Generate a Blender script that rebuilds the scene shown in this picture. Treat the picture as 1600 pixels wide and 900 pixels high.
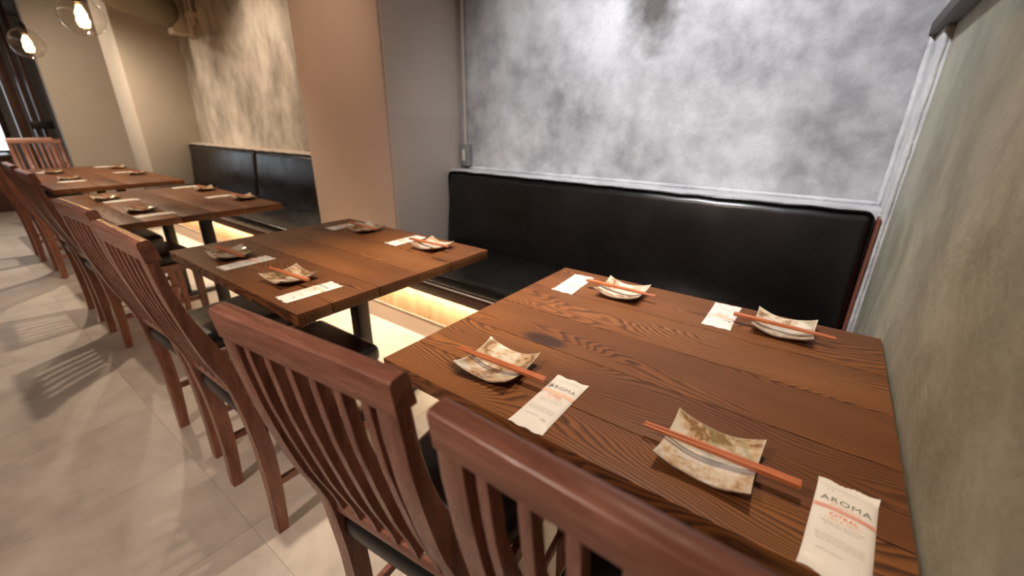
import bpy, bmesh, math, random
from mathutils import Vector, Matrix
random.seed(7)
for o in list(bpy.data.objects): bpy.data.objects.remove(o)
scn = bpy.context.scene
COL = scn.collection
R = math.radians

# ------------------------------------------------------------ camera
cam_d = bpy.data.cameras.new('camera'); cam = bpy.data.objects.new('camera', cam_d); COL.objects.link(cam)
cam_d.sensor_width = 36; cam_d.sensor_fit = 'HORIZONTAL'; cam_d.lens = 659.05/1600*36
cam_d.clip_start = .02
pitch, yaw, roll = R(21.27), R(36.31), R(.70)
fw = Vector((-math.sin(yaw)*math.cos(pitch), math.cos(yaw)*math.cos(pitch), -math.sin(pitch)))
rt = Vector((math.cos(yaw), math.sin(yaw), 0)); up = rt.cross(fw)
rt2 = rt*math.cos(roll)+up*math.sin(roll); up2 = -rt*math.sin(roll)+up*math.cos(roll)
m = Matrix((rt2, up2, -fw)).transposed().to_4x4(); m.translation = (0, 0, 1.21)
cam.matrix_world = m
cam_d.dof.use_dof = True; cam_d.dof.focus_distance = .95; cam_d.dof.aperture_fstop = 2.6
scn.camera = cam
# ------------------------------------------------------------ world, exposure, lamps
w = bpy.data.worlds.new('world'); scn.world = w; w.use_nodes = True
w.node_tree.nodes['Background'].inputs[0].default_value = (1, .85, .72, 1)
w.node_tree.nodes['Background'].inputs[1].default_value = .05
scn.view_settings.view_transform = 'Standard'; scn.view_settings.look = 'None'
scn.view_settings.gamma = 1; scn.view_settings.use_curve_mapping = False
scn.view_settings.exposure = 0.30

def spot(name, loc, target, power, col, ang, blend=.6, size=.03):
    d = bpy.data.lights.new(name, 'SPOT'); d.energy = power; d.color = col
    d.spot_size = R(ang); d.spot_blend = blend; d.shadow_soft_size = size
    o = bpy.data.objects.new(name, d); COL.objects.link(o); o.location = loc
    o.rotation_euler = (Vector(target)-Vector(loc)).to_track_quat('-Z', 'Y').to_euler()
    return o
def area(name, loc, rot, sx, sy, power, col):
    d = bpy.data.lights.new(name, 'AREA'); d.shape = 'RECTANGLE'; d.size = sx; d.size_y = sy
    d.energy = power; d.color = col
    o = bpy.data.objects.new(name, d); COL.objects.link(o); o.location = loc; o.rotation_euler = rot
    return o
WARM = (1, .80, .60); NEUT = (1, .93, .86); PINK = (1, .79, .66)
spot('ceiling_or_fill_spot', (-1.10, .88, 2.4), (-1.0, 1.12, 0), 165, WARM, 56, .9)
spot('ceiling_or_fill_spot', (-.25, .90, 2.4), (-.18, 1.0, 0), 72, WARM, 62, .9)
spot('wall_wash_spot', (-.75, .80, 2.5), (-.62, 2.13, 1.1), 150, (.95, .96, 1), 100, 1, .08)
spot('ceiling_or_fill_spot', (-2.1, .55, 2.4), (-2.45, 1.5, 1.5), 26, (1, .74, .55), 64, .9, .06)  # extra spot added only to brighten and warm the pillar face
spot('ceiling_or_fill_spot', (-3.7, .73, 2.4), (-3.6, .75, .4), 82, WARM, 104, .8)
spot('ceiling_or_fill_spot', (-5.7, .80, 2.4), (-5.7, .9, .4), 130, WARM, 150, 1)
spot('wall_wash_spot', (-4.3, 1.3, 2.45), (-4.3, 2.13, 1.4), 52, WARM, 100, 1, .08)
spot('aisle_spot', (-1.0, -1.0, 2.45), (-.9, .2, .7), 120, PINK, 84, 1, .08)
area('aisle_fill_light', (-3.6, -1.2, 2.5), (R(12), 0, 0), 6.0, .4, 11, PINK)  # broad unseen fill, added to open up the shaded parts
spot('ceiling_or_fill_spot', (-7.0, .35, 2.45), (-7.2, 1.5, 1.0), 75, WARM, 150, 1)  # added out of view to lift the beige walls at the far end
area('bench_led_light', (-3.05, 1.478, .330), (0, 0, 0), 6.4, .02, 30, (1, .82, .58))

# ------------------------------------------------------------ helpers
def tag(o, label=None, cat=None, group=None, kind=None):
    if label: o['label'] = label
    if cat: o['category'] = cat
    if group: o['group'] = group
    if kind: o['kind'] = kind
    return o
def empty(name, loc, rz=0):
    o = bpy.data.objects.new(name, None); COL.objects.link(o); o.location = loc; o.rotation_euler = (0, 0, rz)
    o.empty_display_size = .05
    return o
def obj(name, me, parent=None, loc=(0, 0, 0), rot=(0, 0, 0)):
    o = bpy.data.objects.new(name, me); COL.objects.link(o); o.parent = parent; o.location = loc; o.rotation_euler = rot
    return o
def to_mesh(bm, mat, name='mesh', smooth=False, angle=None):
    me = bpy.data.meshes.new(name); bmesh.ops.recalc_face_normals(bm, faces=bm.faces[:])
    bm.to_mesh(me); bm.free(); me.materials.append(mat)
    if smooth:
        me.polygons.foreach_set('use_smooth', [True]*len(me.polygons))
        if angle: me.set_sharp_from_angle(angle=R(angle))
    return me
def box_bm(x0, x1, y0, y1, z0, z1, bev=0, seg=2, bm=None):
    b = bmesh.new()
    bmesh.ops.create_cube(b, size=1)
    for v in b.verts:
        v.co = Vector(((x0+x1)/2+v.co.x*(x1-x0), (y0+y1)/2+v.co.y*(y1-y0), (z0+z1)/2+v.co.z*(z1-z0)))
    if bev: bmesh.ops.bevel(b, geom=b.edges[:], offset=bev, segments=seg, profile=.5, affect='EDGES')
    if bm is not None:
        me = bpy.data.meshes.new('t'); b.to_mesh(me); b.free(); bm.from_mesh(me); bpy.data.meshes.remove(me); return bm
    return b
def box(name, x0, x1, y0, y1, z0, z1, mat, parent=None, bev=0, seg=2, smooth=False):
    return obj(name, to_mesh(box_bm(x0, x1, y0, y1, z0, z1, bev, seg), mat, name, smooth or bev > 0, 40), parent)
def cyl_bm(p0, p1, r0, r1=None, n=20, bm=None):
    bm = bm or bmesh.new(); r1 = r0 if r1 is None else r1
    p0, p1 = Vector(p0), Vector(p1); d = p1-p0
    q = d.to_track_quat('Z', 'Y').to_matrix().to_4x4(); q.translation = (p0+p1)/2
    bmesh.ops.create_cone(bm, cap_ends=True, segments=n, radius1=r0, radius2=r1, depth=d.length, matrix=q)
    return bm
def lathe_bm(prof, n=28):
    bm = bmesh.new(); rings = []
    for r, z in prof:
        if r < 1e-6: rings.append([bm.verts.new((0, 0, z))])
        else: rings.append([bm.verts.new((r*math.cos(2*math.pi*i/n), r*math.sin(2*math.pi*i/n), z)) for i in range(n)])
    for a, b in zip(rings, rings[1:]):
        for i in range(n):
            j = (i+1) % n
            if len(a) == 1 and len(b) == 1: continue
            if len(a) == 1: bm.faces.new((a[0], b[i], b[j]))
            elif len(b) == 1: bm.faces.new((a[i], a[j], b[0]))
            else: bm.faces.new((a[i], a[j], b[j], b[i]))
    return bm
def tube_bm(pts, r, n=10, bm=None):
    bm = bm or bmesh.new(); rings = []
    for k, p in enumerate(pts):
        p = Vector(p); a = Vector(pts[max(0, k-1)]); b = Vector(pts[min(len(pts)-1, k+1)])
        q = (b-a).to_track_quat('Z', 'Y')
        rings.append([bm.verts.new(p+q@Vector((r*math.cos(2*math.pi*i/n), r*math.sin(2*math.pi*i/n), 0))) for i in range(n)])
    for a, b in zip(rings, rings[1:]):
        for i in range(n): bm.faces.new((a[i], a[(i+1) % n], b[(i+1) % n], b[i]))
    bm.faces.new(rings[0]); bm.faces.new(rings[-1])
    return bm
def copy_tree(o, parent=None):
    c = o.copy(); COL.objects.link(c); c.parent = parent
    for ch in list(o.children): copy_tree(ch, c)
    return c

# ------------------------------------------------------------ node materials
class NT:
    def __init__(s, name):
        s.m = bpy.data.materials.new(name); s.m.use_nodes = True; s.t = s.m.node_tree
        s.b = s.t.nodes['Principled BSDF']
    def n(s, typ, **kw):
        nd = s.t.nodes.new(typ)
        for k, v in kw.items():
            if k.startswith('i_'):
                key = k[2:]; key = int(key) if key.isdigit() else key.replace('_', ' ')
                if hasattr(v, 'bl_idname') or isinstance(v, bpy.types.NodeSocket): s.t.links.new(v, nd.inputs[key])
                else: nd.inputs[key].default_value = v
            else: setattr(nd, k, v)
        return nd
    def math(s, op, a, b=None, c=None, clamp=False):
        nd = s.t.nodes.new('ShaderNodeMath'); nd.operation = op; nd.use_clamp = clamp
        for i, v in enumerate((a, b, c)):
            if v is None: continue
            if isinstance(v, bpy.types.NodeSocket): s.t.links.new(v, nd.inputs[i])
            else: nd.inputs[i].default_value = v
        return nd.outputs[0]
    def coord(s, scale=(1, 1, 1), rand=0.0, kind='Object', loc=(0, 0, 0)):
        tc = s.n('ShaderNodeTexCoord').outputs[kind]
        if rand:
            oi = s.n('ShaderNodeObjectInfo').outputs['Random']
            mul = s.math('MULTIPLY', oi, rand)
            cb = s.n('ShaderNodeCombineXYZ', i_0=mul, i_1=s.math('MULTIPLY', mul, .37), i_2=mul)
            tc = s.n('ShaderNodeVectorMath', operation='ADD', i_0=tc, i_1=cb.outputs[0]).outputs[0]
        return s.n('ShaderNodeMapping', i_Vector=tc, i_Scale=scale, i_Location=loc).outputs[0]
    def noise(s, vec, scale, detail=3, rough=.55, dist=0):
        return s.n('ShaderNodeTexNoise', i_Vector=vec, i_Scale=scale, i_Detail=detail, i_Roughness=rough, i_Distortion=dist).outputs['Fac']
    def ramp(s, fac, stops, interp='LINEAR'):
        nd = s.n('ShaderNodeValToRGB', i_0=fac); cr = nd.color_ramp; cr.interpolation = interp
        while len(cr.elements) < len(stops): cr.elements.new(.5)
        for e, (p, c) in zip(cr.elements, stops):
            e.position = p; e.color = (c, c, c, 1) if isinstance(c, (int, float)) else (*c, 1)
        return nd.outputs[0]
    def mix(s, fac, a, b, mode='MIX'):
        nd = s.t.nodes.new('ShaderNodeMix'); nd.data_type = 'RGBA'; nd.blend_type = mode
        for i, v in ((0, fac), (6, a), (7, b)):
            if isinstance(v, bpy.types.NodeSocket): s.t.links.new(v, nd.inputs[i])
            elif i == 0: nd.inputs[0].default_value = v
            else: nd.inputs[i].default_value = (*v, 1)
        return nd.outputs[2]
    def set(s, base=None, rough=None, bump=None, bstr=.3, bdist=.002, **kw):
        def put(k, v):
            if isinstance(v, bpy.types.NodeSocket): s.t.links.new(v, s.b.inputs[k])
            else: s.b.inputs[k].default_value = v if not (isinstance(v, tuple) and len(v) == 3) else (*v, 1)
        if base is not None: put('Base Color', base)
        if rough is not None: put('Roughness', rough)
        if bump is not None:
            bp = s.n('ShaderNodeBump', i_Height=bump, i_Strength=bstr, i_Distance=bdist)
            s.t.links.new(bp.outputs[0], s.b.inputs['Normal'])
        for k, v in kw.items(): put(k.replace('_', ' '), v)
        return s.m
M = {}
# dark stained brushed cedar of the table tops: growth rings cut flat, knots, cathedral figures
def table_wood():
    s = NT('stained_cedar')
    v = s.coord(rand=41.0)
    sep = s.n('ShaderNodeSeparateXYZ', i_0=v)
    N1 = s.noise(s.n('ShaderNodeMapping', i_Vector=v, i_Scale=(1.7, 5.5, 5.5)).outputs[0], 1.0, 1.5, .45)
    N2 = s.noise(s.n('ShaderNodeMapping', i_Vector=v, i_Scale=(5, 26, 26)).outputs[0], 1.0, 2, .5)
    vk = s.n('ShaderNodeMapping', i_Vector=v, i_Scale=(2.1, 4.6, .01)).outputs[0]
    vo = s.n('ShaderNodeTexVoronoi', i_Vector=vk, i_Scale=1.0, i_Randomness=1.0)
    d = vo.outputs['Distance']
    keep = s.math('GREATER_THAN', s.n('ShaderNodeSeparateColor', i_0=vo.outputs['Color']).outputs[0], .30)
    knotb = s.math('MULTIPLY', s.math('EXPONENT', s.math('MULTIPLY', s.math('MULTIPLY', d, d), -22)), keep)
    g = s.math('ADD', sep.outputs[1], s.math('MULTIPLY', N1, .30))
    g = s.math('ADD', g, s.math('MULTIPLY', N2, .021))
    g = s.math('ADD', g, s.math('MULTIPLY', knotb, .055))
    ph = s.math('FRACT', s.math('MULTIPLY', g, 135.0))
    line = s.ramp(ph, [(0, .0), (.35, .18), (.78, 1.0), (.93, .55), (1, .0)])
    # ring spacing contrast varies over the board
    con = s.ramp(s.noise(s.n('ShaderNodeMapping', i_Vector=v, i_Scale=(1.5, 9, 9)).outputs[0], 1, 2), [(.3, .55), (.6, 1.0)])
    line = s.math('MULTIPLY', line, con)
    fib = s.noise(s.n('ShaderNodeMapping', i_Vector=v, i_Scale=(14, 520, 520)).outputs[0], 1, 2, .6)
    big = s.noise(s.n('ShaderNodeMapping', i_Vector=v, i_Scale=(1.2, 3.2, 3)).outputs[0], 1, 3, .5)
    base = s.ramp(big, [(.3, (.120, .041, .013)), (.50, (.200, .073, .021)), (.72, (.30, .118, .034))])
    base = s.mix(s.math('MULTIPLY', line, .93), base, (.026, .009, .005))
    base = s.mix(s.math('MULTIPLY', s.ramp(fib, [(.3, 0), (.7, 1)]), .22), base, (.060, .023, .012))
    core = s.math('MULTIPLY', s.ramp(d, [(0.0, 1), (.10, .95), (.15, 0)]), keep)
    base = s.mix(s.math('MULTIPLY', core, .85), base, (.022, .010, .006))
    h = s.math('SUBTRACT', 1.0, line)
    h = s.math('ADD', h, s.math('MULTIPLY', fib, .3))
    rough = s.ramp(line, [(0, .42), (1, .60)])
    return s.set(base, rough, h, .35, .0012, Specular_IOR_Level=.32)
M['cedar'] = table_wood()
def chair_wood(name, vertical=True, k=1.0):
    s = NT(name)
    v = s.coord(rand=9.0)
    sc = (1, 1, .12) if vertical else (.12, 1, 1)
    n = s.noise(s.n('ShaderNodeMapping', i_Vector=v, i_Scale=tuple(a*60 for a in sc)).outputs[0], 1, 3, .6, .6)
    n2 = s.noise(s.n('ShaderNodeMapping', i_Vector=v, i_Scale=tuple(a*260 for a in sc)).outputs[0], 1, 2, .6)
    base = s.ramp(n, [(.28, (.108*k, .040*k, .025*k)), (.55, (.188*k, .078*k, .051*k)), (.75, (.25*k, .108*k, .072*k))])
    base = s.mix(s.math('MULTIPLY', s.ramp(n2, [(.45, 0), (.7, 1)]), .35), base, (.07*k, .025*k, .015*k))
    return s.set(base, s.ramp(n2, [(.3, .24), (.7, .36)]), n2, .08, .0006)
M['walnut'] = chair_wood('red_walnut', True, 1.4); M['walnut_x'] = chair_wood('red_walnut_rail', False, 1.5)
def leather(name, col, rough=.34):
    s = NT(name); v = s.coord(kind='Object')
    n = s.noise(v, 420, 2); n2 = s.noise(v, 3.0, 4, .6)
    base = s.mix(s.ramp(n2, [(.35, 0), (.75, 1)]), col, tuple(c*1.5 for c in col))
    h = s.math('ADD', s.math('MULTIPLY', n, .03), s.math('MULTIPLY', s.noise(v, 5, 1), 1.0))
    return s.set(base, s.ramp(n2, [(.3, rough-.05), (.7, rough+.08)]), h, .25, .004)
M['leather'] = leather('black_vinyl', (.0045, .0042, .004), .27); M['leather_seat'] = leather('black_seat_vinyl', (.007, .0075, .007), .34)
def plain(name, col, rough=.5, metal=0.0, **kw):
    s = NT(name); v = s.coord()
    n = s.noise(v, 30, 3)
    base = s.mix(s.ramp(n, [(.3, 0), (.7, 1)]), tuple(c*.92 for c in col), tuple(min(1, c*1.06) for c in col))
    return s.set(base, rough, Metallic=metal, **kw)
M['black_metal'] = plain('black_steel', (.012, .012, .012), .35, .2)
def plaster(name, lo, mid, hi, scale=2.0, stretch=(1, 1, 1), rough=.85, dark_patch=None, bump=.5, warp=.5):
    s = NT(name); v = s.coord(scale=stretch)
    n = s.noise(v, scale, 6, .56, warp); n2 = s.noise(v, scale*3.6, 5, .58, warp); n3 = s.noise(v, 90, 3)
    f = s.math('ADD', s.math('MULTIPLY', n, .66), s.math('MULTIPLY', n2, .34))
    base = s.ramp(f, [(.36, lo), (.49, mid), (.62, hi)])
    if dark_patch:  # soft-edged dark oval mixed into the plaster colour
        (sx, sy, sz), rr = dark_patch
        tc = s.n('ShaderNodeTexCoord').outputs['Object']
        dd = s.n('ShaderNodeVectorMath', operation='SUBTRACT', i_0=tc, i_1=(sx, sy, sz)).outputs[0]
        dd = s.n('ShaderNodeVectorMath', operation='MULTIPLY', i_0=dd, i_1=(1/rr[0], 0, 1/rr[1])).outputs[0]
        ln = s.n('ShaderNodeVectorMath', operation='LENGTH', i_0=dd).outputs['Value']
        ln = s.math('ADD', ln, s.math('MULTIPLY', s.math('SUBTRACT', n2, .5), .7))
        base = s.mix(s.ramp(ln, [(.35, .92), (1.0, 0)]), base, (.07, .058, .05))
    base = s.mix(s.math('MULTIPLY', s.ramp(n3, [(.35, 1), (.5, 0)]), .12), base, lo)
    h = s.math('ADD', s.math('MULTIPLY', n2, 1), s.math('MULTIPLY', n3, .22))
    return s.set(base, rough, h, bump, .006)
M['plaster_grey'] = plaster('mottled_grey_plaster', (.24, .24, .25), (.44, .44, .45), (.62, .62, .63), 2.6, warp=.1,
                            dark_patch=((-.80, 0, 1.78), (.15, .30)))
M['plaster_tan'] = plaster('mottled_tan_plaster', (.25, .215, .175), (.45, .405, .35), (.66, .61, .55), 2.0, (1.2, 1, .7), warp=.4)
M['plaster_olive'] = plaster('olive_grey_concrete', (.21, .20, .145), (.29, .28, .21), (.40, .385, .30), 2.4, (1, 1, .8), .6, bump=1.0, warp=.3)
M['plaster_pale'] = plaster('pale_trowelled_plaster', (.42, .42, .43), (.55, .55, .555), (.66, .66, .66), 5, bump=.8)
def paint(name, col, lower=None, seam=1.25):
    s = NT(name); v = s.coord()
    n = s.noise(v, 3, 4); n2 = s.noise(v, 45, 3)
    c1 = s.mix(s.ramp(n, [(.35, 0), (.65, 1)]), tuple(c*.94 for c in col), col)
    if lower:
        z = s.n('ShaderNodeSeparateXYZ', i_0=s.n('ShaderNodeTexCoord').outputs['Object']).outputs[2]
        f = s.math('LESS_THAN', s.math('ADD', z, s.math('MULTIPLY', n2, .006)), seam)
        c1 = s.mix(f, c1, lower)
    return s.set(c1, .7, n2, .25, .003)
M['paint_peach'] = paint('warm_beige_paint', (.54, .41, .33))
M['paint_side'] = paint('greige_paint', (.60, .515, .435), (.54, .46, .39))
M['paint_beige'] = paint('beige_paint', (.56, .50, .42))
M['paint_grey'] = paint('grey_paint', (.36, .345, .33))
M['ceil'] = paint('ceiling_paint', (.16, .14, .125))
def floor_mat():
    s = NT('stone_look_floor_tile'); v = s.coord(rand=13.0)
    n = s.noise(v, 3.2, 5, .6, .6); n2 = s.noise(v, 11, 4, .6)
    f = s.math('ADD', s.math('MULTIPLY', n, .65), s.math('MULTIPLY', n2, .35))
    base = s.ramp(f, [(.36, (.36, .315, .275)), (.5, (.45, .40, .355)), (.64, (.53, .48, .43))])
    oi = s.n('ShaderNodeObjectInfo').outputs['Random']
    base = s.mix(s.math('MULTIPLY', oi, .14), base, (.36, .32, .29))
    return s.set(base, s.ramp(n2, [(.3, .42), (.7, .55)]), n2, .08, .002)
M['floor'] = floor_mat()
M['grout'] = plain('floor_joint', (.36, .32, .29), .8)
M['dark_wood'] = chair_wood('dark_brown_board', False, .45)
M['pale_wood'] = chair_wood('pale_ply_panel', True, 1.0)
def pale_ply():
    s = NT('pale_plywood'); v = s.coord(scale=(1, 1, 1))
    n = s.noise(s.n('ShaderNodeMapping', i_Vector=v, i_Scale=(22, 3, 2.5)).outputs[0], 1, 4, .6, .5)
    return s.set(s.ramp(n, [(.3, (.42, .25, .12)), (.7, (.62, .42, .24))]), .45)
M['pale_wood'] = pale_ply()
# glazed stoneware
def glaze():
    s = NT('oribe_glaze'); v = s.coord(rand=5.3); vo = s.coord()
    n = s.noise(v, 13, 4, .6, .8); n2 = s.noise(v, 9, 3, .5, .5); n4 = s.noise(v, 90, 3, .6)
    sp = s.n('ShaderNodeTexVoronoi', i_Vector=v, i_Scale=520).outputs['Distance']
    sx = s.n('ShaderNodeSeparateXYZ', i_0=vo)
    edge = s.math('MAXIMUM', s.math('ABSOLUTE', sx.outputs[0]), s.math('ABSOLUTE', sx.outputs[1]))
    far = s.math('ADD', s.math('MULTIPLY', sx.outputs[1], 1.0), s.math('MULTIPLY', edge, .3))
    cream, brown, olive, tan = (.58, .52, .42), (.17, .075, .022), (.20, .21, .10), (.42, .27, .13)
    t = s.math('ADD', s.math('ADD', n, s.math('ADD', s.math('MULTIPLY', sx.outputs[1], .5), s.math('MULTIPLY', edge, 2.6))), s.math('MULTIPLY', s.math('SUBTRACT', n4, .5), .22))
    base = s.mix(s.ramp(t, [(.56, 0), (.63, .75)]), cream, tan)
    base = s.mix(s.ramp(t, [(.66, 0), (.70, .8), (.76, .8), (.80, .1)]), base, brown)
    base = s.mix(s.ramp(s.math('ADD', n2, s.math('MULTIPLY', far, .5)), [(.60, 0), (.66, .6), (.70, .2)]), base, olive)
    speck = s.math('MULTIPLY', s.ramp(sp, [(.12, 1), (.26, 0)]), s.ramp(n, [(.36, 0), (.48, 1)]))
    base = s.mix(s.math('MULTIPLY', speck, .9), base, (.05, .025, .012))
    rim = s.ramp(edge, [(.0620, 0), (.0645, .8)])
    base = s.mix(rim, base, (.55, .50, .40))
    return s.set(base, s.ramp(n2, [(.3, .20), (.7, .07)]), n, .12, .001, Coat_Weight=.6, Coat_Roughness=.05)
M['glaze'] = glaze()
def stick_mat():
    s = NT('reddish_chopstick_wood'); v = s.coord(rand=3.0, scale=(20, 900, 900))
    n = s.noise(v, 1, 3, .6)
    return s.set(s.ramp(n, [(.3, (.30, .070, .022)), (.7, (.56, .19, .07))]), .35)
M['stick'] = stick_mat()
def paper():
    s = NT('white_paper_film'); v = s.coord(rand=3.0)
    n = s.noise(v, 26, 4, .6, 1.0)
    return s.set((.72, .69, .63), .38, n, .35, .0025)
M['paper'] = paper()
M['ink'] = plain('grey_green_ink', (.16, .17, .13), .6); M['ink_soft'] = plain('pale_grey_ink', (.42, .41, .38), .6)
M['orange'] = plain('orange_ink', (.80, .16, .04), .6); M['peach'] = plain('peach_ink', (.86, .50, .34), .6)
M['white_plastic'] = plain('off_white_plastic', (.62, .60, .54), .4)
M['steel'] = plain('galvanised_grey', (.34, .34, .34), .4, .6)
M['duct'] = plain('tan_duct_wrap', (.24, .20, .13), .6)
def emis(name, col, st):
    s = NT(name); return s.set(col, .5, Emission_Color=col, Emission_Strength=st)
M['led'] = emis('warm_led', (1, .70, .34), 14); M['filament'] = emis('filament_glow', (1, .62, .26), 24)
M['window_glow'] = emis('daylit_pane', (.80, .90, 1.0), 1.6)
def glass(name, tint, g=.10):
    s = NT(name); t = s.t; out = t.nodes['Material Output']
    tr = s.n('ShaderNodeBsdfTransparent', i_0=(*tint, 1)); gl = s.n('ShaderNodeBsdfGlossy', i_0=(1, 1, 1, 1)); gl.inputs['Roughness'].default_value = .03
    lw = s.n('ShaderNodeLayerWeight', i_Blend=.35).outputs['Facing']
    f = s.math('ADD', s.math('MULTIPLY', s.math('POWER', lw, 2.2), .6), g*.5, clamp=True)
    mx = s.n('ShaderNodeMixShader', i_0=f, i_1=tr.outputs[0], i_2=gl.outputs[0])
    t.links.new(mx.outputs[0], out.inputs[0]); return s.m
M['glass'] = glass('clear_globe_glass', (.97, .95, .93)); M['bulb_glass'] = glass('amber_bulb_glass', (1, .90, .74), .05)

# ------------------------------------------------------------ the room
def struct(name, x0, x1, y0, y1, z0, z1, mat, bev=0):
    return tag(box(name, x0, x1, y0, y1, z0, z1, mat, None, bev), kind='structure')
YW = 2.13; ZC = 2.6; XL = -10.2; YF = -2.2
fl = tag(obj('floor', to_mesh(box_bm(XL, .30, YF, YW+.1, -.10, -.003), M['grout'], 'floor')), kind='structure')
T = .50
tile_me = to_mesh(box_bm(-T/2+.0004, T/2-.0004, -T/2+.0004, T/2-.0004, -.02, 0), M['floor'], 'floor_tile')
nx = int(math.ceil((.30-XL)/T)); ny = int(math.ceil((YW+.1-YF)/T))
for i in range(nx):
    for j in range(ny):
        cx, cy = .26-T/2-i*T, YF+T/2+j*T
        if cy+T/2 > YW+.35 or cx-T/2 < XL-.3: continue
        obj('floor_tile', tile_me, fl, (cx, cy, 0))
struct('ceiling', XL, .45, YF, YW+.2, ZC, ZC+.1, M['ceil'])
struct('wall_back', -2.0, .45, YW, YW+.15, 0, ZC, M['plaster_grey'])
struct('wall_recess', -6.3, -2.78, YW, YW+.15, 0, ZC, M['plaster_tan'])
struct('wall_far', -8.32, -6.85, YW, YW+.15, 0, ZC, M['paint_beige'])
struct('wall_aisle', XL, .45, YF-.1, YF, 0, ZC, M['paint_beige'])
struct('wall_end', XL-.1, XL, YF, 2.4, 0, ZC, M['paint_grey'])
# right wall: lower part set back under a ledge, upper part forward
def skew_wall(name, xa, xb, z0, z1, mat, th=.12):
    bm = bmesh.new(); ys = [YF+(YW-YF)*k/24 for k in range(25)]
    nz = 14
    def X(y): return xa+(xb-xa)*(YW-y)/(YW-YF)
    g = [[bm.verts.new((X(y)+.0012*math.sin(y*9+z*7), y, z)) for z in [z0+(z1-z0)*q/nz for q in range(nz+1)]] for y in ys]
    for a, b in zip(g, g[1:]):
        for q in range(nz): bm.faces.new((a[q], a[q+1], b[q+1], b[q]))
    r = bmesh.ops.extrude_face_region(bm, geom=bm.faces[:])
    for v in r['geom']:
        if isinstance(v, bmesh.types.BMVert): v.co.x = .45
    return tag(obj(name, to_mesh(bm, mat, name, True, 40)), kind='structure')
skew_wall('wall_right', .192, .202, 0, 1.50, M['plaster_olive'])
skew_wall('wall_right_upper', .165, .175, 1.54, ZC, M['plaster_grey'])
struct('trim_1', .150, .30, YF, YW, 1.50, 1.54, plain('dark_brown_ledge', (.075, .060, .055), .6), .003)
# rough plaster fillets in the corner and along the ledge over the bench
def fillet(name, pts, r, mat):
    bm = tube_bm(pts, r, 8)
    for v in bm.verts: v.co += Vector((random.uniform(-1, 1), random.uniform(-1, 1), random.uniform(-1, 1)))*r*.16
    return tag(obj(name, to_mesh(bm, mat, name, True)), kind='structure')
struct('trim_2', .1695, .20, 1.935, YW, 0, 1.5, M['plaster_pale'], .006)
fillet('trim_6', [(.178, 1.940, z*.03) for z in range(0, 51)], .009, M['plaster_pale'])
fillet('trim_7', [(.164, 2.122, z*.03) for z in range(31, 51)], .010, M['plaster_pale'])
struct('trim_3', -1.985, .17, 2.006, YW+.01, .50, .936, M['plaster_pale'], .004)
fillet('trim_4', [(-1.97+k*.03, 2.125, .942) for k in range(72)], .009, M['plaster_pale'])
struct('trim_5', -6.32, -2.79, 2.006, YW+.01, .50, .952, M['paint_side'], .004)
# columns
struct('pillar', -2.80, -1.98, 1.545, YW+.05, 0, ZC, M['paint_peach'], .012)
struct('wall_pillar_side', -1.984, -1.974, 1.562, YW+.02, 0, ZC, M['paint_side'], .002)
struct('pillar', -6.87, -6.30, 1.56, YW+.05, 0, ZC, M['paint_beige'], .03)
struct('wall_partition', -8.35, -8.20, 1.22, YW+.05, 0, ZC, M['paint_beige'], .01)
struct('pillar', -8.95, -8.5, 1.30, 1.75, 0, ZC, M['paint_grey'], .02)

# ------------------------------------------------------------ benches
def bench(loc_x0, loc_x1, splits, ztop, label, xe=0):
    b = empty('bench', ((loc_x0+loc_x1)/2, 1.7, 0)); ox = (loc_x0+loc_x1)/2
    tag(b, label, 'bench')
    def part(name, x0, x1, y0, y1, z0, z1, mat, bev=0, seg=2):
        return box(name, x0-ox, x1-ox, y0-1.7, y1-1.7, z0, z1, mat, b, bev, seg)
    part('apron', loc_x0, loc_x1, 1.435, 1.455, .345, .408, M['dark_wood'], .002)
    part('seat_board', loc_x0, loc_x1, 1.455, 2.0, .362, .405, M['dark_wood'])
    part('edge_trim', loc_x0, loc_x1, 1.430, 1.462, .408, .417, M['paint_side'], .002)
    xs = [loc_x0]+splits+[loc_x1]
    for a, c in zip(xs, xs[1:]):
        # backrest: leaning padded slab with soft top
        bm = box_bm(a+.004-ox, c-.004-ox, 1.925-1.7, 2.0-1.7, .46, ztop, .036, 6)
        bmesh.ops.subdivide_edges(bm, edges=[e for e in bm.edges if abs(e.verts[0].co.x-e.verts[1].co.x) > .3], cuts=24)
        for v in bm.verts:
            if v.co.y < .27:
                v.co.y += (v.co.z-.46)*.11 - .012*math.sin(min(1, max(0, (v.co.z-.46)/(ztop-.46)))*math.pi)
            v.co.y = min(v.co.y, .302)
            v.co.z += .0022*math.sin(v.co.x*31)+.0015*math.sin(v.co.x*77+1) if v.co.z > ztop-.04 else 0
        obj('backrest', to_mesh(bm, M['leather'], 'backrest', True), b)
    s = part('seat', loc_x0+.003, loc_x1-.003, 1.425, 1.96, .417, .485, M['leather'], .026, 4)
    return b
b1 = bench(-1.970, .160, [], .930, 'long black vinyl bench under the grey mottled wall, beside the nearest table')
box('end_panel', .161-(-.905), .168-(-.905), .225, .30, 0, .915, plain('red_brown_board', (.22, .07, .04), .5), b1)
bench(-6.29, -2.805, [-4.6], .940, 'black vinyl bench with two back pads in the recess behind the pillar')

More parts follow.
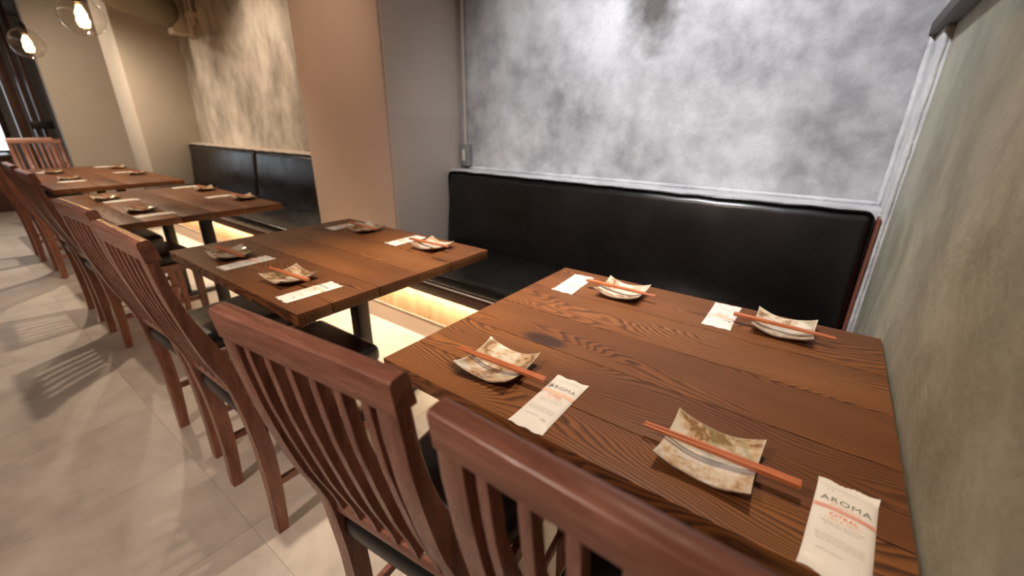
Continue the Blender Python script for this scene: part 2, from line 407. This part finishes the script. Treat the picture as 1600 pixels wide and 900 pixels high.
PX0, PX1 = -6.29, .19
pl = empty('lit_plinth', ((PX0+PX1)/2, 1.53, 0)); tag(pl, 'long plinth under the benches with a warm light strip along its top', 'plinth')
hw = (PX1-PX0)/2
for k in range(6):
    box('wood_panel', -hw+k*hw/3+.0008, -hw+(k+1)*hw/3-.0008, -.008, .010, .128, .343, M['pale_wood'], pl)
box('toe_board', -hw, hw, -.006, .010, 0, .120, M['paint_peach'], pl)
box('joint_trim', -hw, hw, -.010, .010, .120, .128, M['paint_side'], pl, .002)
box('led_strip', -hw+.02, hw-.02, -.062, -.050, .333, .341, M['led'], pl)

# ------------------------------------------------------------ tables
PLK = [(.49, .595), (.595, .76), (.76, .925), (.925, 1.09), (1.09, 1.305)]
def table(x0, x1, label, y_off=0, legs=None, shift=0.0, depth=1.0):
    ox, oy = (x0+x1)/2, .8975+y_off
    t = empty('dining_table', (ox, oy, 0)); tag(t, label, 'table', None)
    L = (x1-x0)
    for (a, c) in PLK:
        a2, c2 = (a-.8975)*depth, (c-.8975)*depth
        w_ = c2-a2
        me = to_mesh(box_bm(-L/2, L/2, -w_/2+.0010, w_/2-.0010, -.018, .018, .0014, 2), M['cedar'], 'plank', True, 40)
        obj('plank', me, t, (0, (a2+c2)/2, .702))
    for lx in legs:
        bm = box_bm(-.028, .028, -.028, .028, .03, .67, .006, 2)
        lg = obj('leg', to_mesh(bm, M['black_metal'], 'leg', True, 40), t, (lx-ox, 0, 0))
        obj('base_plate', to_mesh(box_bm(-.04, .04, -.30, .30, .0, .03, .006), M['black_metal'], 'base_plate', True, 40), t, (lx-ox, 0, 0))
        obj('top_bracket', to_mesh(box_bm(-.03, .03, -.30, .30, .670, .684, .003), M['black_metal'], 'top_bracket', True, 40), t, (lx-ox, 0, 0))
    return t
table(-.715, .188, 'nearest dark stained wooden table, pushed against the olive grey wall', legs=[-.55, .02])
table(-2.065, -1.085, 'second wooden table from the camera, in front of the peach pillar', legs=[-1.88, -1.43])
table(-4.12, -2.79, 'third wooden table from the camera, above the lit strip of the recess bench', legs=[-3.63, -2.90], y_off=.0)
table(-6.62, -4.56, 'farthest wooden table, beside the beige column, lit golden by the lamps', legs=[-5.45, -4.72], y_off=.03)

# ------------------------------------------------------------ chairs
REAR = [(.329, 0), (.332, .12), (.331, .23), (.326, .36), (.315, .47), (.302, .55), (.269, .64+.005), (.236, .79), (.222, .87), (.214, .945)]
FRONT = [(.361, 0), (.368, .12), (.372, .23), (.368, .36), (.358, .47), (.345, .55), (.310, .66), (.263, .79), (.245, .87), (.236, .945)]
def interp(tab, z):
    ys = [a for a, b in tab]; zs = [b for a, b in tab]
    z = max(zs[0], min(zs[-1], z))
    for k in range(len(zs)-1):
        if zs[k] <= z <= zs[k+1]:
            t = (z-zs[k])/(zs[k+1]-zs[k])
            def gg(i):
                i = max(0, min(len(ys)-1, i)); return ys[i]
            p0, p1, p2, p3 = gg(k-1), gg(k), gg(k+1), gg(k+2)
            return .5*((2*p1)+(-p0+p2)*t+(2*p0-5*p1+4*p2-p3)*t*t+(-p0+3*p1-3*p2+p3)*t**3)
def loft(xw, z0, z1, n, inset=0.0, taper=0.0, mat='walnut', name='post', bev=.0022):
    bm = bmesh.new(); rings = []
    for k in range(n+1):
        z = z0+(z1-z0)*k/n; a = interp(REAR, z)-.33; b = interp(FRONT, z)-.33
        d = (b-a)*inset; a += d; b -= d; h = xw/2
        rings.append([bm.verts.new(p) for p in ((-h, a, z), (h, a, z), (h, b, z), (-h, b, z))])
    for r0, r1 in zip(rings, rings[1:]):
        for i in range(4): bm.faces.new((r0[i], r0[(i+1) % 4], r1[(i+1) % 4], r1[i]))
    bm.faces.new(rings[0]); bm.faces.new(rings[-1])
    ee = [e for e in bm.edges if abs(e.verts[0].co.z-e.verts[1].co.z) > .001]
    if bev: bmesh.ops.bevel(bm, geom=ee, offset=bev, segments=2, affect='EDGES', profile=.5)
    return to_mesh(bm, M[mat], name, True, 35)
def make_chair():
    c = empty('dining_chair', (0, 0, 0))
    W = .172
    pm = loft(.034, 0, .924, 22, name='back_post', bev=.003)
    for sx in (-1, 1): obj('back_post', pm, c, (sx*(W-.017), 0, 0))
    # front legs, tapered
    bm = bmesh.new(); rings = []
    for z, h in ((0, .014), (.2, .017), (.405, .019)):
        rings.append([bm.verts.new(p) for p in ((-h, -h, z), (h, -h, z), (h, h, z), (-h, h, z))])
    for r0, r1 in zip(rings, rings[1:]):
        for i in range(4): bm.faces.new((r0[i], r0[(i+1) % 4], r1[(i+1) % 4], r1[i]))
    bm.faces.new(rings[0]); bm.faces.new(rings[-1])
    bmesh.ops.bevel(bm, geom=[e for e in bm.edges if abs(e.verts[0].co.z-e.verts[1].co.z) > .01], offset=.003, segments=2, affect='EDGES')
    lm = to_mesh(bm, M['walnut'], 'leg', True, 35)
    for sx in (-1, 1): obj('leg', lm, c, (sx*(W+.0), .42, 0))
    # top rail: gently bowed board with softened crest
    bm = bmesh.new(); rings = []
    n = 16
    sec = [(.000, .923), (.0, .962), (.0015, .9665), (.005, .969), (.021, .971), (.0255, .969), (.028, .962), (.031, .923)]
    for k in range(n+1):
        x = -W-.001+(2*W+.002)*k/n; bow = 0
        rings.append([bm.verts.new((x, y+.214-.33+bow-(z-.923)*.14, z)) for y, z in sec])
    for r0, r1 in zip(rings, rings[1:]):
        for i in range(len(sec)): bm.faces.new((r0[i], r0[(i+1) % len(sec)], r1[(i+1) % len(sec)], r1[i]))
    bm.faces.new(rings[0]); bm.faces.new(rings[-1])
    obj('top_rail', to_mesh(bm, M['walnut_x'], 'top_rail', True, 35), c)
    # lower back rail
    y = (interp(REAR, .52)+interp(FRONT, .52))/2-.33
    obj('lower_rail', to_mesh(box_bm(-W+.034, W-.034, y-.014, y+.014, .505, .532, .003), M['walnut_x'], 'lower_rail', True, 35), c)
    sm = loft(.0135, .530, .926, 16, .13, name='slat', bev=.0015)
    for k in range(6): obj('slat', sm, c, (-.1175+.047*k, 0, 0))
    # seat frame and cushion
    bm = bmesh.new()
    box_bm(-W+.0, W, .055, .075, .375, .418, .002, 1, bm)
    for sx in (-1, 1): box_bm(sx*(W-.009)-.009, sx*(W-.009)+.009, .03, .42, .375, .418, .002, 1, bm)
    box_bm(-W, W, .415, .433, .375, .418, .002, 1, bm)
    obj('seat_frame', to_mesh(bm, M['walnut'], 'seat_frame', True, 35), c)
    bm = box_bm(-.175, .175, -.005, .44, .415, .487, .028, 4)
    for v in bm.verts:
        if v.co.z > .45: v.co.z += .008*math.cos(v.co.x/.2*1.5)*math.cos((v.co.y-.22)/.22*1.4)
        t = (v.co.y+.0)/.44; v.co.x *= .86+.20*t
    obj('seat', to_mesh(bm, M['leather_seat'], 'seat', True), c)
    for sx in (-1, 1):
        obj('stretcher', to_mesh(box_bm(-.008, .008, .025, .41, .168, .192, .002, 1), M['walnut'], 'stretcher', True, 35), c, (sx*(W-.010), 0, 0))
    obj('stretcher', to_mesh(box_bm(-W+.016, W-.016, .22, .236, .17, .19, .002, 1), M['walnut_x'], 'stretcher', True, 35), c)
    return c
chair0 = make_chair(); CG = 'slat-back chairs along the aisle'
CH = [(-.072, .326, -1, 'wooden slat-back chair nearest the camera, at the bottom of the frame by the wall'),
      (-.492, .317, 6, 'wooden slat-back chair with whole back in view, at the left half of the nearest table'),
      (-1.315, .338, 1, 'slat-back chair at the second table, the one nearer the camera'),
      (-1.825, .345, 3, 'slat-back chair at the second table, the one farther from the camera'),
      (-3.16, .395, 1, 'slat-back chair at the third table, the nearer of its pair'),
      (-3.72, .40, 0, 'slat-back chair at the third table, the farther of its pair'),
      (-4.97, .42, 0, 'slat-back chair at the farthest table, the nearer of its pair'),
      (-5.72, .40, 0, 'slat-back chair at the farthest table, left edge of the picture')]
for i, (x, y, rz, lab) in enumerate(CH):
    c = chair0 if i == 0 else copy_tree(chair0)
    c.location = (x, y, 0); c.rotation_euler = (0, 0, R(rz)); tag(c, lab, 'chair', CG)
c = copy_tree(chair0); c.location = (-6.95, .77, 0); c.rotation_euler = (0, 0, R(-90)); c.scale = (1, 1, 1.04)
tag(c, 'slat-back chair at the far end, turned sideways to the row, head of the farthest table', 'chair')
c = copy_tree(chair0); c.location = (-7.75, .95, 0); c.rotation_euler = (0, 0, R(-90))
tag(c, 'slat-back chair half hidden behind the sideways chair at the far end', 'chair')

# ------------------------------------------------------------ tableware
def plate_mesh():
    n = 26; S = .0655; bm = bmesh.new()
    def surf(u, v):
        pin = 1-.035*(1-abs(v))*abs(u)**6
        x = S*u*(1+.03*v*v); y = S*v*(1-.02+.03*u*u)
        z = .005+.0115*abs(u)**2.2+.0075*abs(v)**2.6+.0055*(abs(u)*abs(v))**1.5+.0008*math.sin(5*u+3*v)
        return Vector((x, y, z))
    top = [[bm.verts.new(surf(-1+2*i/n, -1+2*j/n)) for j in range(n+1)] for i in range(n+1)]
    def low(p, u, v):
        e = max(abs(u), abs(v)); q = p.copy(); q.z -= .0042; q.x *= .985; q.y *= .985
        if abs(u) < .42 and abs(v) < .42: q.z = 0.0003
        return q
    bot = [[bm.verts.new(low(top[i][j].co, -1+2*i/n, -1+2*j/n)) for j in range(n+1)] for i in range(n+1)]
    for i in range(n):
        for j in range(n):
            bm.faces.new((top[i][j], top[i+1][j], top[i+1][j+1], top[i][j+1]))
            bm.faces.new((bot[i][j], bot[i][j+1], bot[i+1][j+1], bot[i+1][j]))
    for k in range(n):
        for g in ((0, k, 0, k+1), (n, k, n, k+1), (k, 0, k+1, 0), (k, n, k+1, n)):
            a, b = (g[0], g[1]), (g[2], g[3])
            bm.faces.new((top[a[0]][a[1]], top[b[0]][b[1]], bot[b[0]][b[1]], bot[a[0]][a[1]]))
    return to_mesh(bm, M['glaze'], 'plate', True, 60)
plate_me = plate_mesh()
def stick_mesh():
    bm = bmesh.new(); rings = []
    for x, h in ((-.111, .0014), (-.1105, .0019), (-.03, .0027), (.07, .0034), (.110, .0037), (.111, .0033)):
        rings.append([bm.verts.new(p) for p in ((x, -h, -h), (x, h, -h), (x, h, h), (x, -h, h))])
    for r0, r1 in zip(rings, rings[1:]):
        for i in range(4): bm.faces.new((r0[i], r0[(i+1) % 4], r1[(i+1) % 4], r1[i]))
    bm.faces.new(rings[0]); bm.faces.new(rings[-1])
    bmesh.ops.bevel(bm, geom=[e for e in bm.edges if abs(e.verts[0].co.x-e.verts[1].co.x) > .01], offset=.0006, segments=1, affect='EDGES')
    return to_mesh(bm, M['stick'], 'chopstick')
stick_me = stick_mesh()
PW, PL = .036, .089
def pack_z(x, y, sd=0.0):
    u, v = x/PW, y/PL
    body = max(0, 1-abs(u)**3)*max(0, 1-abs(v/.86)**6)
    crimp = .0006*math.cos(x*900) if abs(v) > .88 else 0
    return .0011+.0052*body**.6+crimp+.0004*math.sin(y*95+x*40+sd)*body**.5
def pack_mesh(sd):
    nx_, ny_ = 22, 44; bm = bmesh.new(); rnd = random.Random(sd)
    top = []
    for i in range(nx_+1):
        row = []
        for j in range(ny_+1):
            u, v = -1+2*i/nx_, -1+2*j/ny_
            x = PW*u*(1-.035*(1-abs(v)**8)*1.0); y = PL*v+.0016*math.sin(u*7+sd)*(1 if abs(v) > .98 else 0)
            row.append(bm.verts.new((x, y, pack_z(PW*u, PL*v, sd)+(.0035*max(0, u)*max(0, v-.85)/.15 if sd % 2 == 0 else 0))))
        top.append(row)
    bot = [[bm.verts.new((v.co.x, v.co.y, min(.0004, v.co.z-.0005))) for v in row] for row in top]
    for i in range(nx_):
        for j in range(ny_):
            bm.faces.new((top[i][j], top[i+1][j], top[i+1][j+1], top[i][j+1]))
            bm.faces.new((bot[i][j], bot[i][j+1], bot[i+1][j+1], bot[i+1][j]))
    for k in range(ny_):
        for i in (0, nx_): bm.faces.new((top[i][k], top[i][k+1], bot[i][k+1], bot[i][k]))
    for k in range(nx_):
        for j in (0, ny_): bm.faces.new((top[k][j], top[k+1][j], bot[k+1][j], bot[k][j]))
    return to_mesh(bm, M['paper'], 'towel_sleeve', True, 50)
def text_mesh(lines, mat, name):
    """lines: (text, x, y, size, spacing, shear)"""
    bm = bmesh.new()
    for (tx, x, y, sz, sp, sh) in lines:
        cu = bpy.data.curves.new('t', 'FONT'); cu.body = tx; cu.size = sz; cu.space_character = sp; cu.shear = sh
        cu.align_x = 'CENTER'; cu.resolution_u = 3
        o = bpy.data.objects.new('t', cu); COL.objects.link(o)
        bpy.context.view_layer.update()
        dg = bpy.context.evaluated_depsgraph_get(); me = bpy.data.meshes.new_from_object(o.evaluated_get(dg))
        b2 = bmesh.new(); b2.from_mesh(me); bmesh.ops.triangulate(b2, faces=b2.faces[:])
        for v in b2.verts:
            v.co.x += x; v.co.y += y; v.co.z = pack_z(v.co.x, v.co.y)+.00050
        b2.to_mesh(me); b2.free(); bm.from_mesh(me)
        bpy.data.objects.remove(o); bpy.data.curves.remove(cu); bpy.data.meshes.remove(me)
    me = bpy.data.meshes.new(name); bm.to_mesh(me); bm.free(); me.materials.append(mat); return me
def stripe_mesh(ys, hgt, mat, x0=-.0345, x1=.0345):
    bm = bmesh.new(); n = 24
    for y in ys:
        rw = [[bm.verts.new((x0+(x1-x0)*k/n, yy, pack_z(x0+(x1-x0)*k/n, yy)+.00045)) for k in range(n+1)] for yy in (y, y+hgt)]
        for k in range(n): bm.faces.new((rw[0][k], rw[0][k+1], rw[1][k+1], rw[1][k]))
    me = bpy.data.meshes.new('stripe'); bm.to_mesh(me); bm.free(); me.materials.append(mat); return me
TX = dict(
    brand=text_mesh([('AROMA', 0, .0385, .0150, 1.12, 0), ('" 1', -.019, .062, .006, 1, 0)], M['ink'], 'brand_lettering'),
    script=text_mesh([('Premium', .0, .0300, .0085, 1.15, .35)], M['peach'], 'script_lettering'),
    citral=text_mesh([('CITRAL', 0, .0100, .0092, 1.05, 0)], M['orange'], 'scent_lettering'),
    zesty=text_mesh([('LUSH & ZESTY', 0, .0030, .0062, 1.0, 0)], M['peach'], 'flavour_lettering'),
    small=text_mesh([('Essential oils, enriched wet', 0, -.0035, .0042, 1, 0), ('hand towel, fragrances', 0, -.0085, .0042, 1, 0)], M['ink_soft'], 'small_print'),
    foot=text_mesh([('This product contains natural scent', 0, -.0300, .0037, 1, 0), ('for your comfort and refreshment', 0, -.0350, .0037, 1, 0),
                    ('Please use at once after opening', 0, -.0400, .0037, 1, 0), ('Made for table use', -.008, -.056, .0037, 1, 0)], M['ink_soft'], 'small_print'),
    emblem=text_mesh([('m', .018, -.062, .013, 1, 0)], M['ink_soft'], 'emblem'),
    lines=stripe_mesh([.0208, .0229, .0250, .0271], .0008, M['orange']),
    band=stripe_mesh([.0195], .0095, M['peach']))
packs = [pack_mesh(k) for k in range(4)]
def towel(x, y, rz, k, band, label, z=.72, text=True):
    t = empty('hand_towel_packet', (x, y, z+.0004), R(rz)); tag(t, label, 'hand towel', 'sealed white hand towels at the place settings')
    obj('sleeve', packs[k % 4], t)
    if text:
        obj('brand_lettering', TX['brand'], t)
        if not band: obj('script_lettering', TX['script'], t)
        obj('stripe', TX['band' if band else 'lines'], t)
        obj('scent_lettering', TX['citral'], t); obj('flavour_lettering', TX['zesty'], t)
        obj('small_print', TX['small'], t); obj('small_print', TX['foot'], t)
        if band: obj('emblem', TX['emblem'], t)
    else:
        obj('stripe', TX['band'], t)
    return t
def plate(x, y, rz, label):
    o = obj('square_plate', plate_me, None, (x, y, .7204), (0, 0, R(rz)))
    return tag(o, label, 'plate', 'square glazed plates at the place settings')
def sticks(x, y, rz, where, z=.7425):
    a = R(rz)
    for s, side in ((-1, 'aisle-side'), (1, 'bench-side')):
        ox, oy = -math.sin(a)*s*.0037, math.cos(a)*s*.0037
        o = obj('chopstick', stick_me, None, (x+ox, y+oy, z+.0035), (0, R(.0), a+s*R(-.15)))
        tag(o, f'chopstick on the {where} plate, {side} one of its pair', 'chopstick', 'reddish chopsticks laid across the plates')
# (table words, [(plate x,y), (sticks x,y,rz), (towel x,y,rz), place words, text]...)
TB = [
 ('nearest table', [((-.486, .612, 2), (-.473, .600, 2), (-.332, .580, 1, 1, True), 'aisle-side left'),
                    ((-.059, .605, -1), (-.050, .600, 1.2), (.112, .580, -5, 0, False), 'aisle-side right'),
                    ((-.445, 1.179, 181), (-.449, 1.168, 180), (-.607, 1.170, 184, 2, True), 'bench-side left'),
                    ((-.016, 1.196, 179), (-.019, 1.173, 178), (-.160, 1.205, 181, 3, True), 'bench-side right')]),
 ('second table', [((-1.365, .62, 3), (-1.36, .612, 4), (-1.213, .602, -2, 1, True), 'aisle-side right'),
                   ((-1.79, .612, -2), (-1.785, .605, 2), (-1.665, .612, 2, 3, True), 'aisle-side left'),
                   ((-1.285, 1.178, 180), (-1.29, 1.165, 182), (-1.462, 1.19, 180, 2, True), 'bench-side right'),
                   ((-1.755, 1.19, 178), (-1.76, 1.178, 178), (-1.915, 1.185, 181, 0, True), 'bench-side left')]),
 ('third table', [((-3.12, .67, 0), (-3.12, .66, 5), (-2.95, .69, 0, 1, True), 'aisle-side right'),
                  ((-3.75, .655, 0), (-3.75, .65, -4), (-3.63, .70, 0, 3, True), 'aisle-side left'),
                  ((-3.13, 1.225, 180), (-3.14, 1.21, 186), (-3.36, 1.17, 180, 2, True), 'bench-side right'),
                  ((-3.75, 1.215, 180), (-3.76, 1.20, 176), (-4.03, 1.18, 180, 0, True), 'bench-side left')]),
 ('farthest table', [((-5.22, .72, 0), (-5.22, .71, 4), (-5.08, .71, 0, 1, True), 'aisle-side right'),
                     ((-5.95, .73, 0), (-5.95, .72, -4), (-6.10, .72, 0, 3, True), 'aisle-side left'),
                     ((-5.33, 1.20, 180), (-5.34, 1.19, 184), (-5.62, 1.18, 180, 2, True), 'bench-side right'),
                     ((-6.12, 1.235, 180), (-6.12, 1.22, 176), (-6.42, 1.19, 180, 0, True), 'bench-side left')])]
for ti, (tw, ss) in enumerate(TB):
    for (p, s, t, w_) in ss:
        plate(*p, f'square cream and brown glazed plate on the {tw}, {w_} setting')
        sticks(*s, f'{tw} {w_}')
        towel(*t, f'white sealed hand towel beside the {w_} plate of the {tw}', text=(ti < 2))

# ------------------------------------------------------------ pendant lamps
def pendant(x, y, z, label):
    t = empty('pendant_lamp', (x, y, z)); tag(t, label, 'lamp', 'glass globe lamps over the far tables')
    Rg = .100
    pr = [(Rg*math.sin(a), Rg*math.cos(a)) for a in [R(16)+R(164)*k/22 for k in range(23)]]; pr[-1] = (0, -Rg)
    obj('globe', to_mesh(lathe_bm(pr, 40), M['glass'], 'globe', True), t)
    bp = [(.013, .062), (.016, .045), (.030, .005), (.034, -.025), (.028, -.048), (.012, -.062), (0, -.065)]
    bulb = obj('bulb', to_mesh(lathe_bm(bp, 24), M['bulb_glass'], 'bulb', True), t)
    bm = bmesh.new()
    for k in range(8):
        a = k*math.pi/4
        tube_bm([(.007*math.cos(a), .007*math.sin(a), .05), (.020*math.cos(a), .020*math.sin(a), .01), (.026*math.cos(a), .026*math.sin(a), -.025), (.018*math.cos(a), .018*math.sin(a), -.054)], .0045, 6, bm)
    f = obj('filament', to_mesh(bm, M['filament'], 'filament', True), bulb)
    obj('socket', to_mesh(lathe_bm([(0, .135), (.012, .134), (.020, .12), (.022, .075), (.018, .062), (0, .06)], 24), M['black_metal'], 'socket', True, 40), t)
    obj('cord', to_mesh(cyl_bm((0, 0, .13), (0, 0, ZC-z), .004, n=8), M['black_metal'], 'cord', True, 40), t)
    d = bpy.data.lights.new('bulb_light', 'POINT'); d.energy = 9; d.color = (1, .66, .36); d.shadow_soft_size = .03
    o = bpy.data.objects.new('bulb_light', d); COL.objects.link(o); o.parent = t; o.location = (0, 0, -.01)
pendant(-3.50, .755, 1.735, 'glass globe pendant with glowing filament bulb, the nearer and larger of the two')
pendant(-4.98, .720, 1.720, 'glass globe pendant with glowing filament bulb, the farther one at the left edge')

# ------------------------------------------------------------ wall fittings
t = empty('wall_outlet', (-1.925, YW, .955)); tag(t, 'small grey electrical box with conduit in the corner above the bench', 'outlet')
box('box', -.032, .032, -.045, -.001, .0, .13, M['steel'], t, .004)
box('socket_plate', -.014, .010, -.051, -.045, .03, .10, M['white_plastic'], t, .003)
obj('conduit', to_mesh(cyl_bm((-.012, -.016, .13), (-.012, -.016, ZC-.955), .010, n=12), M['paint_side'] , 'conduit', True, 40), t)
obj('cable', to_mesh(tube_bm([(-.01, -.03, .0), (-.012, -.035, -.012), (.01, -.03, -.017)], .003, 6), M['black_metal'], 'cable', True), t)
t = empty('air_duct', (-5.90, 1.90, 2.25)); tag(t, 'tan wrapped round duct at the top left meeting the recess wall', 'duct')
d = Vector((1, -.67, 0)).normalized()
obj('pipe', to_mesh(tube_bm([Vector((0, 0, 0))+d*k*.2+Vector((0, 0, .02*math.sin(k*1.1))) for k in range(0, 14)], .165, 24), M['duct'], 'pipe', True), t)
box('end_box', -.10, .10, .06, .22, -.20, .20, M['paint_side'], t, .01)
t = empty('pipe_run', (-5.72, 2.08, 0)); tag(t, 'thin pale pipes and bracket on the recess wall beside the duct', 'pipe')
obj('pipe', to_mesh(cyl_bm((0, 0, 2.02), (0, 0, ZC), .022, n=12), M['paint_side'], 'pipe', True, 40), t)
obj('pipe', to_mesh(cyl_bm((.07, .01, 2.12), (.07, .01, ZC), .018, n=12), M['paint_side'], 'pipe', True, 40), t)
box('bracket', -.05, .11, -.02, .05, 2.20, 2.24, M['paint_side'], t, .003)

# ------------------------------------------------------------ the far end: posts, window, counter
for k, (y0, y1) in enumerate(((.92, 1.02), (1.07, 1.11), (1.15, 1.19))):
    tag(box('wooden_post', -9.05, -8.95, y0, y1, 0, ZC, M['dark_wood'], None, .004),
        ['thick dark brown post at the far left, beside the bright window', 'thin dark brown post, middle of the three at the far end', 'thin dark brown post nearest the grey wall at the far end'][k],
        'post', 'dark posts at the far end')
wn = empty('window_1', (-10.18, -.4, 0)); tag(wn, kind='structure')
box('pane', -.01, .0, -1.0, 1.3, .75, 1.75, M['window_glow'], wn)
for y in (-1.03, -.3, .45, 1.3): box('window_frame', -.02, .04, y-.03, y+.03, .70, 1.80, M['dark_wood'], wn, .003)
for z in (.72, 1.78): box('window_frame', -.02, .04, -1.03, 1.33, z-.03, z+.03, M['dark_wood'], wn, .003)
t = empty('counter', (-9.3, .2, 0)); tag(t, 'dark counter below the bright window at the far left', 'counter')
box('body', -.3, .3, -.9, .55, 0, .70, M['dark_wood'], t, .005); box('worktop', -.33, .33, -.93, .58, .70, .74, M['dark_wood'], t, .004)
for k, (y, r) in enumerate(((.62, .07), (.42, .06))):
    o = obj('bowl', to_mesh(lathe_bm([(0, 0), (r*.5, .0), (r, .06), (r*.94, .06), (r*.45, .008), (0, .008)], 24), M['white_plastic'], 'bowl', True), None, (-9.1, y, .7404))
    tag(o, ['white bowl on the far counter, the one nearer the posts', 'white bowl on the far counter, the one nearer the window edge'][k], 'bowl')
t = empty('wall_speaker', (-8.93, 1.10, 1.12)); tag(t, 'small dark box fixed across the thin posts at the far end', 'box')
box('body', -.0, .08, -.06, .16, -.05, .05, M['black_metal'], t, .01); box('bracket', -.02, .0, -.02, .10, -.03, .03, M['steel'], t)
